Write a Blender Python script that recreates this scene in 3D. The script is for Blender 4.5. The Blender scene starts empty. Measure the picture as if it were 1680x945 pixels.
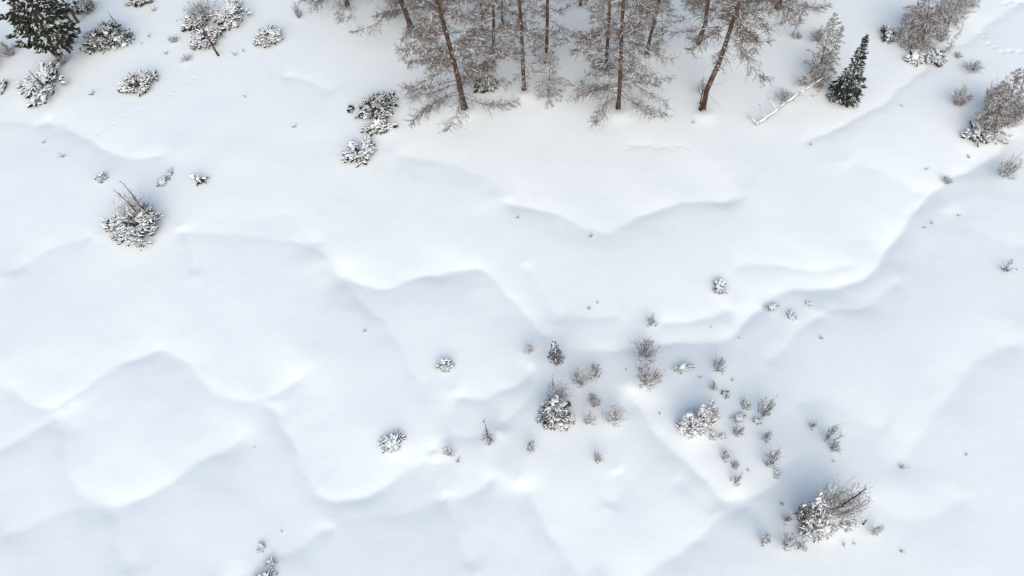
import bpy, math, random
import numpy as np
from mathutils import Matrix, Vector

# ------------------------------------------------------------------ camera, world, sun, exposure
S = bpy.context.scene
COL = S.collection
CAM_H, LENS_PX = 40.0, 1120.0                  # camera height (m), focal length for a 1680 px wide frame
NADIR = (930.0, 1180.0)                        # where plumb lines meet in the photograph
SUN_EL, SUN_AZ = math.radians(36), math.radians(180)   # azimuth from +Y (away from the camera) towards +X
SUN_STRENGTH, SUN_ANGLE, SKY_STRENGTH, EXPOSURE = 1.25, math.radians(105), 0.13, 0.59

_d = np.array([(NADIR[0] - 840) / LENS_PX, -(NADIR[1] - 472.5) / LENS_PX, -1.0]); _d /= np.linalg.norm(_d)
_z = -_d
_f = np.array([0, 0, -1.0]); _y = _f - _f.dot(_z) * _z; _y /= np.linalg.norm(_y)
_x = np.cross(_y, _z)
R = np.array([_x, _y, _z])                     # world from camera
cam_data = bpy.data.cameras.new('camera'); cam = bpy.data.objects.new('camera', cam_data); COL.objects.link(cam)
cam_data.sensor_width = 36; cam_data.lens = LENS_PX / 1680 * 36; cam_data.clip_start = 0.5; cam_data.clip_end = 6000
M4 = Matrix([list(R[0]) + [0], list(R[1]) + [0], list(R[2]) + [CAM_H], [0, 0, 0, 1]]); cam.matrix_world = M4
S.camera = cam

W = bpy.data.worlds.new('World'); S.world = W; W.use_nodes = True
nt = W.node_tree; bg = nt.nodes['Background']; sky = nt.nodes.new('ShaderNodeTexSky')
sky.sky_type = 'NISHITA'; sky.sun_disc = False; sky.sun_elevation = SUN_EL; sky.sun_rotation = SUN_AZ
sky.air_density = 1.0; sky.dust_density = 2.0; sky.ozone_density = 1.0
nt.links.new(sky.outputs[0], bg.inputs[0]); bg.inputs[1].default_value = SKY_STRENGTH
sl = bpy.data.lights.new('sun', 'SUN'); sl.energy = SUN_STRENGTH; sl.angle = SUN_ANGLE; sl.color = (1.0, 0.955, 0.76)
sun = bpy.data.objects.new('sun', sl); COL.objects.link(sun)
sdir = Vector((math.sin(SUN_AZ) * math.cos(SUN_EL), math.cos(SUN_AZ) * math.cos(SUN_EL), math.sin(SUN_EL)))
sun.rotation_euler = sdir.to_track_quat('Z', 'Y').to_euler(); sun.location = (0, 0, 60)
S.view_settings.view_transform = 'Standard'; S.view_settings.look = 'None'; S.view_settings.gamma = 1
S.view_settings.use_curve_mapping = False; S.view_settings.exposure = EXPOSURE

# ------------------------------------------------------------------ photograph measurements -> metres
def ray(px, py):
    return R @ np.array([(px - 840) / LENS_PX, -(py - 472.5) / LENS_PX, -1.0])
def flat(px, py, z=0.0):
    d = ray(px, py); t = (z - CAM_H) / d[2]
    return np.array([d[0] * t, d[1] * t, z])
def mpp(px, py):                                # metres per photo pixel across the view
    d = ray(px, py); return CAM_H / -d[2] / LENS_PX
def cosv(px, py):                               # cosine of the off-plumb angle of the view there
    d = ray(px, py); return -d[2] / np.linalg.norm(d)

# ------------------------------------------------------------------ terrain
RNG = np.random.default_rng(7)
def waves(n, lo, hi, seed):
    r = np.random.default_rng(seed)
    k = 2 * np.pi / (lo * (hi / lo) ** r.random(n)); a = r.random(n) * 2 * np.pi
    return np.stack([k * np.cos(a), k * np.sin(a), r.random(n) * 6.28], 1)
WV = [(waves(14, 14, 40, 1), .035), (waves(24, 3.5, 10, 2), .009), (waves(30, .8, 2.5, 3), .0016)]
WARP = waves(10, 1.6, 6, 4)
def spline(px):
    P = np.array([flat(*p)[:2] for p in px]); out = []
    Q = np.vstack([2 * P[0] - P[1], P, 2 * P[-1] - P[-2]])
    for i in range(1, len(Q) - 2):
        n = max(2, int(np.linalg.norm(Q[i + 1] - Q[i]) / .3))
        t = np.linspace(0, 1, n, endpoint=False)[:, None]
        a, b, c, d = Q[i - 1], Q[i], Q[i + 1], Q[i + 2]
        out.append(.5 * (2 * b + (c - a) * t + (2 * a - 5 * b + 4 * c - d) * t ** 2 + (3 * b - a - 3 * c + d) * t ** 3))
    out.append(Q[-2:-1]); return np.vstack(out)
# creases between the drifts: bank on the left of the travel direction.  (points, depth, bank width, floor width)
CR = [
 ([(-30,600),(0,622),(40,655),(75,664),(110,650),(170,612),(235,577),(266,567),(300,590),(345,630),(390,656),(430,650),(485,618),(530,585)], .62, 2.2, 2.8),
 ([(122,640),(104,690),(97,740),(104,780),(130,810),(160,829),(200,823),(270,790),(340,748),(400,712),(440,690)], .62, 1.9, 3.0),
 ([(424,648),(442,668),(462,700),(482,742),(512,800),(548,816),(592,808),(650,780),(700,754),(722,712)], .68, 1.6, 2.6),
 ([(520,425),(560,448),(600,462),(630,467),(680,453),(740,441),(795,440),(835,482),(872,526),(908,556),(940,566)], .74, 1.9, 2.3),
 ([(800,318),(860,333),(920,350),(970,371),(995,376),(1020,368),(1065,346),(1110,329),(1170,325),(1240,312)], .62, 3.4, 2.0),
 ([(908,556),(960,573),(1030,566),(1080,559),(1140,554),(1206,549),(1222,522),(1245,502),(1290,476),(1335,469),(1390,463),(1430,440),(1462,404),(1494,357),(1525,322),(1560,292),(1600,270),(1637,248),(1690,200)], .9, 1.7, 2.6),
 ([(1190,432),(1262,430),(1292,427),(1336,436),(1384,430),(1410,420)], .24, .9, 1.0),
 ([(1070,527),(1100,525),(1145,519),(1180,508),(1205,492)], .36, 1.3, .8),
 ([(860,430),(873,452),(906,498),(930,520)], .22, 1.3, 1.3),
 ([(905,528),(930,518),(977,516),(1020,505)], .2, .9, .9),
 ([(735,640),(753,649),(798,653),(824,641),(854,615),(875,592)], .42, 1.5, .9),
 ([(815,700),(836,683),(859,662),(887,631),(915,610)], .36, 1.5, 1.6),
 ([(702,751),(725,716),(758,709),(790,707),(815,700)], .36, 1.5, 1.5),
 ([(712,745),(714,780),(724,802),(745,812),(775,806),(800,790),(820,770)], .4, 1.0, 1.3),
 ([(1025,625),(1045,660),(1100,730),(1160,787),(1195,818),(1230,812),(1268,795),(1292,765),(1290,730)], .6, 1.1, 2.2),
 ([(1700,545),(1640,574),(1590,600),(1562,640),(1530,684),(1490,745),(1450,800)][::-1], .4, 2.2, 3.5),
 ([(1250,586),(1285,574),(1318,536),(1352,504)], .22, .8, 1.2),
 ([(1345,508),(1390,503),(1425,494),(1456,475),(1482,448)], .2, .8, 1.0),
 ([(1211,552),(1222,600),(1240,650),(1262,690)], .14, .5, .6),
 ([(850,780),(880,830),(902,872),(946,946),(965,985)], .5, 1.6, 2.2),
 ([(1000,985),(1058,944),(1124,897),(1195,842),(1240,815)], .46, 1.8, 2.2),
 ([(728,800),(732,830),(748,880),(782,935)], .26, 1.4, 1.0),
 ([(350,975),(394,945),(427,921),(462,905),(510,880),(560,862)], .36, 1.6, 1.8),
 ([(60,190),(101,207),(142,227),(178,246),(216,260),(246,259),(290,245)], .5, 1.9, 2.6),
 ([(1300,240),(1336,226),(1382,206),(1412,188),(1458,162),(1488,135),(1514,112),(1545,92)], .22, .6, .5),
 ([(1560,85),(1615,46),(1656,15),(1690,-10)], .25, .8, .8),
 ([(10,450),(50,425),(100,400),(160,383)], .25, 1.8, 2.5),
 ([(470,388),(510,402),(538,425),(560,455),(630,532),(682,612),(712,668)], .3, 1.6, 1.2),
 ([(295,370),(310,410),(318,450)], .18, 1.2, 1.0),
 ([(-30,745),(10,728),(60,700),(100,668)], .3, 1.6, 1.6),
 ([(-30,895),(20,868),(80,845),(140,830),(180,850),(195,900),(230,950)], .3, 1.8, 2.4),
 ([(1385,262),(1440,275),(1490,298),(1520,318)][::-1], .22, 2.2, 1.8),
 ([(455,130),(480,126),(520,138),(556,150)], .2, 1.4, 1.8),
 ([(280,380),(350,378),(420,386),(480,392),(545,390)], .2, 1.5, 2.0),
 ([(540,860),(600,850),(680,830),(740,812)], .2, 1.5, 2.2),
 ([(-20,195),(40,200),(90,196)], .24, 1.6, 2.6),
 ([(1420,815),(1470,850),(1520,856),(1560,835),(1580,800)], .18, 1.4, 1.8),
 ([(1300,660),(1360,655),(1420,690),(1470,700)], .16, 1.6, 1.6),
 ([(1560,335),(1600,372),(1650,395),(1700,405)][::-1], .24, 2.6, 2.0),
 ([(1010,770),(1020,800),(1000,830)], .16, 1.3, 1.2),
 ([(1020,232),(1070,238),(1130,236)], .08, .4, .4),
 ([(640,255),(720,262),(780,285),(830,320)], .22, 2.4, 2.0),
 ([(330,350),(400,360),(480,350),(560,330)][::-1], .12, 2.5, 2.5),
 ([(1110,780),(1150,820),(1180,840)], .12, 1.2, 1.0),
]
CRS = [(spline(c[0]),) + tuple(c[1:]) for c in CR]
MOUNDS = []                                     # (x, y, radius, height): snow banked under the shrubs
TRACKS = [([(150,221),(190,200),(225,180),(265,165),(300,140),(328,124)], .34, .13, .05),
          ([(1612,52),(1622,70),(1640,84),(1660,86),(1684,84)], .7, .22, .10),
          ([(1650,3),(1668,0),(1690,4)], .6, .2, .1),
          ([(70,240),(105,233),(140,229)], .5, .12, .04),
          ([(1028,240),(1060,235),(1095,241),(1130,238)], .6, .14, .05)]
DENTS = []
CREASE = .56
for pts, step, rad, dep in TRACKS:
    sp = spline(pts); L = np.r_[0, np.cumsum(np.linalg.norm(np.diff(sp, axis=0), axis=1))]
    r = np.random.default_rng(int(pts[0][0]))
    for k, s in enumerate(np.arange(0, L[-1], step)):
        DENTS.append((np.interp(s, L, sp[:, 0]) + r.normal(0, .05), np.interp(s, L, sp[:, 1]) + (.1 if k % 2 else -.1) + r.normal(0, .03), rad * r.uniform(.8, 1.2), dep))
def height(x, y):
    x = np.asarray(x, float); y = np.asarray(y, float); h = np.zeros_like(x)
    for wv, amp in WV:
        for kx, ky, ph in wv: h += amp * np.sin(kx * x + ky * y + ph) / math.sqrt(len(wv)) * 1.4
    wx = x.copy(); wy = y.copy()                # the banks wander a little
    for kx, ky, ph in WARP: wx += .042 * np.sin(kx * x + ky * y + ph); wy += .042 * np.sin(kx * y - ky * x + 2 * ph)
    for sp, A, wb, wf in CRS:
        m = 5.5 * max(wb, wf); lo = sp.min(0) - m; hi = sp.max(0) + m
        k = np.nonzero((x > lo[0]) & (x < hi[0]) & (y > lo[1]) & (y < hi[1]))[0]
        if not len(k): continue
        X, Y = wx[k], wy[k]; best = np.full(len(k), 1e9); idx = np.zeros(len(k), int)
        for i, q in enumerate(sp):
            d = (X - q[0]) ** 2 + (Y - q[1]) ** 2
            b = d < best; best[b] = d[b]; idx[b] = i
        T = np.gradient(sp, axis=0); T /= np.linalg.norm(T, axis=1)[:, None] + 1e-9
        sv = np.arange(len(sp)) / (len(sp) - 1); ev = np.clip(np.minimum(sv, 1 - sv) / .12, 0, 1); ev = ev * ev * (3 - 2 * ev)
        dmin = np.sqrt(best); tau = .22 * dmin + .06; near = dmin < m
        sw = np.zeros(len(k)); se = np.zeros(len(k)); ss = np.zeros(len(k)); X2, Y2 = X, Y
        for i, q in enumerate(sp):                 # soft nearest: no seams where two stretches of the bank are equally far
            dx, dy = X - q[0], Y - q[1]; w_ = np.exp(-(np.sqrt(dx * dx + dy * dy) - dmin) / tau)
            sw += w_; se += w_ * ev[i]; ss += w_ * (T[i, 0] * dy - T[i, 1] * dx)
        e = se / sw; mix = np.clip(ss / sw / (dmin + .25) * .5 + .5, 0, 1)
        ds = np.sqrt(best + .07 ** 2) - .07
        w = wf + (wb * 1.45 - wf) * mix * mix * (3 - 2 * mix)
        u = ds / w
        h[k] -= CREASE * A * e * (.82 * np.exp(-.9 * u) + .18 * np.exp(-3.4 * u)) * (1 + .15 * np.sin(.9 * X + .7 * Y + len(sp)))
    for mx, my, mr, mh in MOUNDS:
        k = np.nonzero((abs(x - mx) < 3 * mr) & (abs(y - my) < 3 * mr))[0]
        if len(k): h[k] += mh * np.exp(-((x[k] - mx) ** 2 + (y[k] - my) ** 2) / (mr * mr))
    for dx, dy, dr, dp in DENTS:
        k = np.nonzero((abs(x - dx) < 3 * dr) & (abs(y - dy) < 3 * dr))[0]
        if len(k):
            q = ((x[k] - dx) ** 2 + (y[k] - dy) ** 2) / (dr * dr); h[k] += dp * (.5 * q - 1) * np.exp(-q)
    return h
def h1(x, y): return float(height(np.array([x]), np.array([y]))[0])
def ground(px, py):
    p = flat(px, py)
    for _ in range(3): p = flat(px, py, h1(p[0], p[1]))
    return p

# ------------------------------------------------------------------ materials
def nodes(name):
    m = bpy.data.materials.new(name); m.use_nodes = True
    t = m.node_tree; return m, t, t.nodes['Principled BSDF']
def N(t, kind, **kw):
    n = t.nodes.new(kind)
    for k, v in kw.items():
        if k in n.inputs.keys(): n.inputs[k].default_value = v
        else: setattr(n, k, v)
    return n
def noise(t, scale, detail=3, rough=.55):
    tc = N(t, 'ShaderNodeTexCoord'); n = N(t, 'ShaderNodeTexNoise', Scale=scale, Detail=detail, Roughness=rough)
    t.links.new(tc.outputs['Object'], n.inputs['Vector']); return n
def ramp(t, src, stops):
    r = N(t, 'ShaderNodeValToRGB'); e = r.color_ramp.elements
    while len(e) < len(stops): e.new(.5)
    for q, (p, c) in zip(e, stops): q.position = p; q.color = (*c, 1)
    t.links.new(src, r.inputs[0]); return r
def snow_mat(name, base, scale, strength):
    m, t, b = nodes(name)
    n = noise(t, scale, 5, .6)
    r = ramp(t, n.outputs['Fac'], [(.3, tuple(c * .985 for c in base)), (.7, base)]); t.links.new(r.outputs[0], b.inputs['Base Color'])
    b.inputs['Roughness'].default_value = .75; b.inputs['Specular IOR Level'].default_value = .25
    bp = N(t, 'ShaderNodeBump', Strength=strength, Distance=.06); n2 = noise(t, scale * 2.5, 6, .65)
    t.links.new(n2.outputs['Fac'], bp.inputs['Height']); t.links.new(bp.outputs[0], b.inputs['Normal'])
    return m
def bark_mat(name, a, b_, c, scale, fleck=0.):
    m, t, b = nodes(name)
    n = noise(t, scale, 6, .7); r = ramp(t, n.outputs['Fac'], [(.32, a), (.5, b_), (.68, c)])
    tc = N(t, 'ShaderNodeTexCoord'); mp = N(t, 'ShaderNodeMapping'); mp.inputs['Scale'].default_value = (1, 1, .28); t.links.new(tc.outputs['Object'], mp.inputs[0]); t.links.new(mp.outputs[0], n.inputs['Vector'])
    if fleck:
        f = noise(t, 3.1, 5, .7); fr = N(t, 'ShaderNodeMapRange'); fr.inputs['From Min'].default_value = fleck; fr.inputs['From Max'].default_value = fleck + .03; t.links.new(f.outputs['Fac'], fr.inputs['Value'])
        mx = N(t, 'ShaderNodeMix', data_type='RGBA'); t.links.new(fr.outputs[0], mx.inputs[0]); t.links.new(r.outputs[0], mx.inputs[6]); mx.inputs[7].default_value = (.82, .83, .84, 1); r = mx
    t.links.new(r.outputs[2 if fleck else 0], b.inputs['Base Color']); b.inputs['Roughness'].default_value = .9; b.inputs['Specular IOR Level'].default_value = .1
    bp = N(t, 'ShaderNodeBump', Strength=.8, Distance=.04); t.links.new(n.outputs['Fac'], bp.inputs['Height']); t.links.new(bp.outputs[0], b.inputs['Normal'])
    return m
def needle_mat(name, green_a, green_b, thr, soft=.12):
    """needles with snow lying on whatever faces upwards (a settled load, broken up by noise)"""
    m, t, b = nodes(name)
    g = noise(t, 9, 3); gr = ramp(t, g.outputs['Fac'], [(.35, green_a), (.65, green_b)])
    geo = N(t, 'ShaderNodeNewGeometry'); sx = N(t, 'ShaderNodeSeparateXYZ'); t.links.new(geo.outputs['Normal'], sx.inputs[0])
    n = noise(t, 5, 4, .7)
    ad = N(t, 'ShaderNodeMath', operation='MULTIPLY_ADD'); t.links.new(n.outputs['Fac'], ad.inputs[0]); ad.inputs[1].default_value = .9; ad.inputs[2].default_value = -.45
    n3 = noise(t, 1.7, 2); a3 = N(t, 'ShaderNodeMath', operation='MULTIPLY_ADD'); t.links.new(n3.outputs['Fac'], a3.inputs[0]); a3.inputs[1].default_value = 2.2; t.links.new(ad.outputs[0], a3.inputs[2]); a4 = N(t, 'ShaderNodeMath', operation='SUBTRACT'); t.links.new(a3.outputs[0], a4.inputs[0]); a4.inputs[1].default_value = 1.1; ad = a4
    s = N(t, 'ShaderNodeMath', operation='ADD'); t.links.new(sx.outputs['Z'], s.inputs[0]); t.links.new(ad.outputs[0], s.inputs[1])
    mr = N(t, 'ShaderNodeMapRange'); mr.inputs['From Min'].default_value = thr - soft; mr.inputs['From Max'].default_value = thr + soft
    t.links.new(s.outputs[0], mr.inputs['Value'])
    mx = N(t, 'ShaderNodeMix', data_type='RGBA'); t.links.new(mr.outputs[0], mx.inputs[0]); t.links.new(gr.outputs[0], mx.inputs[6]); mx.inputs[7].default_value = (.86, .865, .875, 1)
    t.links.new(mx.outputs[2], b.inputs['Base Color']); b.inputs['Roughness'].default_value = .8; b.inputs['Specular IOR Level'].default_value = .15
    return m
MAT = dict(
    ground=snow_mat('snow_cover', (.846, .873, .866), 1.3, .24),
    snow=snow_mat('settled_snow', (.86, .865, .87), 6, .25),
    larch_bark=bark_mat('larch_bark', (.022, .016, .013), (.06, .038, .027), (.21, .12, .075), 8, .62),
    grey_bark=bark_mat('grey_bark', (.05, .04, .035), (.11, .085, .07), (.2, .16, .14), 9),
    twig=bark_mat('larch_twig', (.088, .069, .057), (.152, .118, .10), (.235, .188, .16), 1.3),
    red_twig=bark_mat('red_twig', (.11, .06, .045), (.17, .10, .08), (.24, .16, .13), 2),
    birch=bark_mat('birch_bark', (.09, .075, .065), (.3, .27, .25), (.55, .53, .5), 5),
    heavy=needle_mat('snow_loaded_needles', (.016, .02, .022), (.035, .038, .034), .12),
    medium=needle_mat('snow_dusted_needles', (.018, .026, .022), (.042, .048, .034), .68),
    light=needle_mat('dark_needles', (.014, .022, .012), (.038, .044, .024), 1.02),
)

# ------------------------------------------------------------------ mesh collecting
class MB:
    def __init__(s): s.v = []; s.f = []; s.m = []; s.n = 0; s.mats = []
    def slot(s, mat):
        if mat not in s.mats: s.mats.append(mat)
        return s.mats.index(mat)
    def add(s, v, f, mat):
        if not len(v): return
        s.v.append(np.asarray(v, np.float32)); f = np.asarray(f) + s.n; s.f.append(f); s.m.append(np.full(len(f), s.slot(mat))); s.n += len(v)
    def mesh(s, name, smooth=True):
        me = bpy.data.meshes.new(name); v = np.vstack(s.v); me.vertices.add(len(v)); me.vertices.foreach_set('co', v.ravel())
        loops = np.concatenate([f.ravel() for f in s.f]).astype(np.int32); tot = np.concatenate([np.full(len(f), f.shape[1]) for f in s.f])
        st = np.r_[0, np.cumsum(tot)[:-1]].astype(np.int32)
        me.loops.add(len(loops)); me.loops.foreach_set('vertex_index', loops)
        me.polygons.add(len(tot)); me.polygons.foreach_set('loop_start', st); me.polygons.foreach_set('loop_total', tot.astype(np.int32))
        me.polygons.foreach_set('material_index', np.concatenate(s.m).astype(np.int32)); me.polygons.foreach_set('use_smooth', np.full(len(tot), smooth))
        for m in s.mats: me.materials.append(MAT[m])
        me.update(calc_edges=True); return me
def frame(D):
    D = D / (np.linalg.norm(D, axis=1)[:, None] + 1e-9)
    a = np.where(np.abs(D[:, 2:3]) > .9, np.array([[1., 0, 0]]), np.array([[0, 0, 1.]]))
    u = np.cross(a, D); u /= np.linalg.norm(u, axis=1)[:, None] + 1e-9
    return u, np.cross(D, u), D
def bars(mb, A, B, ra, rb, mat, sides=3):
    """a tapered prism from each A to each B"""
    A = np.atleast_2d(A); B = np.atleast_2d(B); n = len(A)
    if not n: return
    ra = np.broadcast_to(ra, n); rb = np.broadcast_to(rb, n); u, v, _ = frame(B - A)
    an = np.arange(sides) * 2 * np.pi / sides
    o = u[:, None] * np.cos(an)[None, :, None] + v[:, None] * np.sin(an)[None, :, None]
    V = np.concatenate([A[:, None] + o * ra[:, None, None], B[:, None] + o * rb[:, None, None]], 1).reshape(-1, 3)
    i = np.arange(sides); q = np.stack([i, (i + 1) % sides, (i + 1) % sides + sides, i + sides], 1)
    mb.add(V, (q[None] + (np.arange(n) * 2 * sides)[:, None, None]).reshape(-1, 4), mat)
def tube(mb, P, rad, mat, sides=9):
    P = np.asarray(P, float); n = len(P); T = np.gradient(P, axis=0); u, v, _ = frame(T)
    an = np.arange(sides) * 2 * np.pi / sides
    V = (P[:, None] + (u[:, None] * np.cos(an)[None, :, None] + v[:, None] * np.sin(an)[None, :, None]) * np.asarray(rad)[:, None, None]).reshape(-1, 3)
    V = np.vstack([V, P[:1], P[-1:]]); i = np.arange(sides); q = np.stack([i, (i + 1) % sides, (i + 1) % sides + sides, i + sides], 1)
    F = (q[None] + (np.arange(n - 1) * sides)[:, None, None]).reshape(-1, 4); mb.add(V, F, mat)
    b = mb.n - len(V); c = np.stack([i, np.full(sides, n * sides), (i + 1) % sides], 1); e = np.stack([i + (n - 1) * sides, (i + 1) % sides + (n - 1) * sides, np.full(sides, n * sides + 1)], 1)
    f = np.vstack([c, e]) + b; mb.f.append(f); mb.m.append(np.full(len(f), mb.slot(mat)))
def tufts(mb, P, D, L, Wd, mat, rng, needles=6):
    """needle shoots: knobbly spindles with a fringe of needles"""
    n = len(P)
    if not n: return
    L = np.broadcast_to(L, n); Wd = np.broadcast_to(Wd, n); u, v, d = frame(D); sides = 5
    ts = np.array([0, .3, .7, 1.]); pr = np.array([.35, 1, .75, .1]); an = np.arange(sides) * 2 * np.pi / sides
    o = u[:, None] * np.cos(an)[None, :, None] + v[:, None] * np.sin(an)[None, :, None]
    jit = rng.uniform(.65, 1.3, (n, 4, sides))
    V = P[:, None, None] + d[:, None, None] * (ts[None, :, None, None] * L[:, None, None, None]) + o[:, None] * (pr[None, :, None] * jit * Wd[:, None, None])[..., None]
    V[..., 2] -= (ts ** 2 * .12)[None, :, None] * L[:, None, None]
    i = np.arange(sides); q = np.stack([i, (i + 1) % sides, (i + 1) % sides + sides, i + sides], 1)
    F = np.concatenate([q + k * sides for k in range(3)]); mb.add(V.reshape(-1, 3), (F[None] + (np.arange(n) * 4 * sides)[:, None, None]).reshape(-1, 4), mat)
    if needles:
        k = needles; t = rng.uniform(.15, 1, (n, k)); a = rng.uniform(0, 6.28, (n, k))
        rd = u[:, None] * np.cos(a)[..., None] + v[:, None] * np.sin(a)[..., None]
        c = P[:, None] + d[:, None] * (t * L[:, None])[..., None] + rd * (Wd[:, None, None] * .5)
        tip = c + (rd * .8 + d[:, None] * .8) * (Wd[:, None] * rng.uniform(.9, 1.6, (n, k)))[..., None]
        sd = np.cross(rd, d[:, None]) * (Wd[:, None, None] * .14)
        V = np.stack([c - sd, c + sd, tip], 2).reshape(-1, 3); mb.add(V, np.arange(len(V)).reshape(-1, 3), mat)
def pads(mb, C, rx, rz, mat, rng):
    """lumpy cushions of snow"""
    na, nr = 9, 4
    for c, a, b in zip(C, np.broadcast_to(rx, len(C)), np.broadcast_to(rz, len(C))):
        an = np.arange(na) * 2 * np.pi / na + rng.random() * 6; V = [[0, 0, 1]]
        st = rng.uniform(.7, 1.25, na); el = rng.uniform(.75, 1.3)
        for k in range(1, nr + 1):
            ph = k / nr * 1.75; V += [[math.sin(ph) * math.cos(q) * s * el, math.sin(ph) * math.sin(q) * s / el, math.cos(ph)] for q, s in zip(an, st)]
        V = np.array(V) * [a, a, b] + c + rng.normal(0, .05 * a, (len(V), 3)); i = np.arange(na)
        mb.add(V, np.concatenate([np.stack([1 + (k - 1) * na + i, 1 + k * na + i, 1 + k * na + (i + 1) % na, 1 + (k - 1) * na + (i + 1) % na], 1) for k in range(1, nr)]), mat)
        f = np.stack([np.zeros(na, int), 1 + i, 1 + (i + 1) % na], 1) + mb.n - len(V); mb.f.append(f); mb.m.append(np.full(na, mb.slot(mat)))
def unit(v): return v / (np.linalg.norm(v, axis=-1, keepdims=True) + 1e-9)

# ------------------------------------------------------------------ plant builders (metres, base at the origin)
def sprays(mb, A, B, n, length, rng, droop, rad, snow, twig, sub, spread=.9):
    """side twigs along the segments A-B, each with short sub-twigs; some carry snow"""
    m = len(A); s = rng.random((m, n)); P = A[:, None] + (B - A)[:, None] * s[..., None]
    d = unit(B - A); hz = unit(np.cross(d, [0, 0, 1.])); sg = np.where(rng.random((m, n)) < .5, -1, 1)
    D = d[:, None] * .75 + hz[:, None] * (sg * spread)[..., None] + rng.normal(0, .28, (m, n, 3)); D[..., 2] -= droop
    D = unit(D); L = np.broadcast_to(length, m)[:, None] * rng.uniform(.45, 1.15, (m, n)); E = P + D * L[..., None]
    P, E, L = P.reshape(-1, 3), E.reshape(-1, 3), L.reshape(-1); k = rng.random(len(P)) < snow
    bars(mb, P[~k], E[~k], rad, rad * .5, twig); bars(mb, P[k], E[k], rad * 1.3, rad * .8, 'snow')
    if sub:
        s = rng.random((len(P), sub)); Q = P[:, None] + (E - P)[:, None] * s[..., None]
        D = unit(unit(E - P)[:, None] * .5 + rng.normal(0, .6, (len(P), sub, 3)) - [0, 0, droop * .8]); F = Q + D * (L[:, None] * rng.uniform(.25, .55, (len(P), sub)))[..., None]
        Q, F = Q.reshape(-1, 3), F.reshape(-1, 3); k = rng.random(len(Q)) < snow
        bars(mb, Q[~k], F[~k], rad * .8, rad * .45, twig); bars(mb, Q[k], F[k], rad, rad * .6, 'snow')
def larch(seed, H, r0, z0, lmax, dens, snow, twig='twig', bark='larch_bark', kink=0., wob=.12, tw=.011, nside=5, low=.75, open_=.0, dead=0, sub=4):
    rng = np.random.default_rng(seed); t = np.linspace(0, 1, 22)
    ph = rng.random(4) * 6
    X = wob * (np.sin(t * 7 + ph[0]) - math.sin(ph[0])) + kink * np.exp(-((t * H - 2.2) / 1.6) ** 2) - kink * math.exp(-1.9); Y = wob * (np.sin(t * 6 + ph[1]) - math.sin(ph[1]))
    ax = np.stack([X * np.minimum(1, t * 8), Y * np.minimum(1, t * 8), t * H - .25], 1)
    rad = r0 * ((1 - t) ** .85 * .9 + .03) * (1 + .45 * np.exp(-t * H / .35))
    tr = MB(); tube(tr, ax, rad, bark)
    cr = MB(); zs, z = [], z0
    while z < H * .985: zs.append(z); z += rng.uniform(.75, 1.25) / dens
    A = []
    for z in zs:
        f = (z - z0) / (H - z0); prof = (low + (1 - low) * min(1, f / .25)) * (1 - f ** 1.3) ** .8 + .03
        for a in rng.random() * 6.28 + np.arange(4) * 1.57 + rng.normal(0, .45, 4):
            if rng.random() < .14 or (z < 13 and math.sin(a) < -.55 and rng.random() < open_ * min(1, z / 4)): continue
            A.append((z, a, lmax * prof * rng.uniform(.55, 1.12), rng.uniform(-.22, .12) + .5 * f))
    for k in range(dead): A.append((rng.uniform(1.5, z0), rng.random() * 6.28, rng.uniform(1., 2.6), rng.uniform(-.4, -.05)))
    nd = len(A) - dead; A = np.array(A); n = len(A); base = np.stack([np.interp(A[:, 0] / H, t, ax[:, k]) for k in range(3)], 1)
    seg = 6; pts = [base]; az, el = A[:, 1].copy(), A[:, 3].copy()
    for k in range(seg):
        az += rng.normal(0, .16, n); el += np.where(k < 3, -.10, .09) + rng.normal(0, .07, n)
        pts.append(pts[-1] + np.stack([np.cos(az) * np.cos(el), np.sin(az) * np.cos(el), np.sin(el)], 1) * (A[:, 2] / seg)[:, None])
    br = np.clip(A[:, 2] * .0085, .008, .05)
    for k in range(seg):
        w0, w1 = br * (1 - k / seg * .8), br * (1 - (k + 1) / seg * .8)
        bars(cr, pts[k], pts[k + 1], w0, w1, twig, 4)
        q = rng.random(n) < snow * .9; bars(cr, pts[k][q] + [0, 0, .012], pts[k + 1][q] + [0, 0, .012], w0[q] * .8 + .003, w1[q] * .8 + .002, 'snow', 4)
        if k >= 1: sprays(cr, pts[k][:nd], pts[k + 1][:nd], nside if k > 1 else nside - 2, np.clip(A[:nd, 2] * .27 * (1.1 - .09 * k), .16, 1.1), rng, .16, tw, snow * .75, twig, sub)
    sprays(cr, pts[-2][:nd], pts[-1][:nd], 4, np.clip(A[:nd, 2] * .16, .12, .6), rng, .1, tw, snow * .75, twig, sub, .5)
    return [('trunk', tr.mesh('trunk')), ('crown', cr.mesh('crown', False))]
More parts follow.
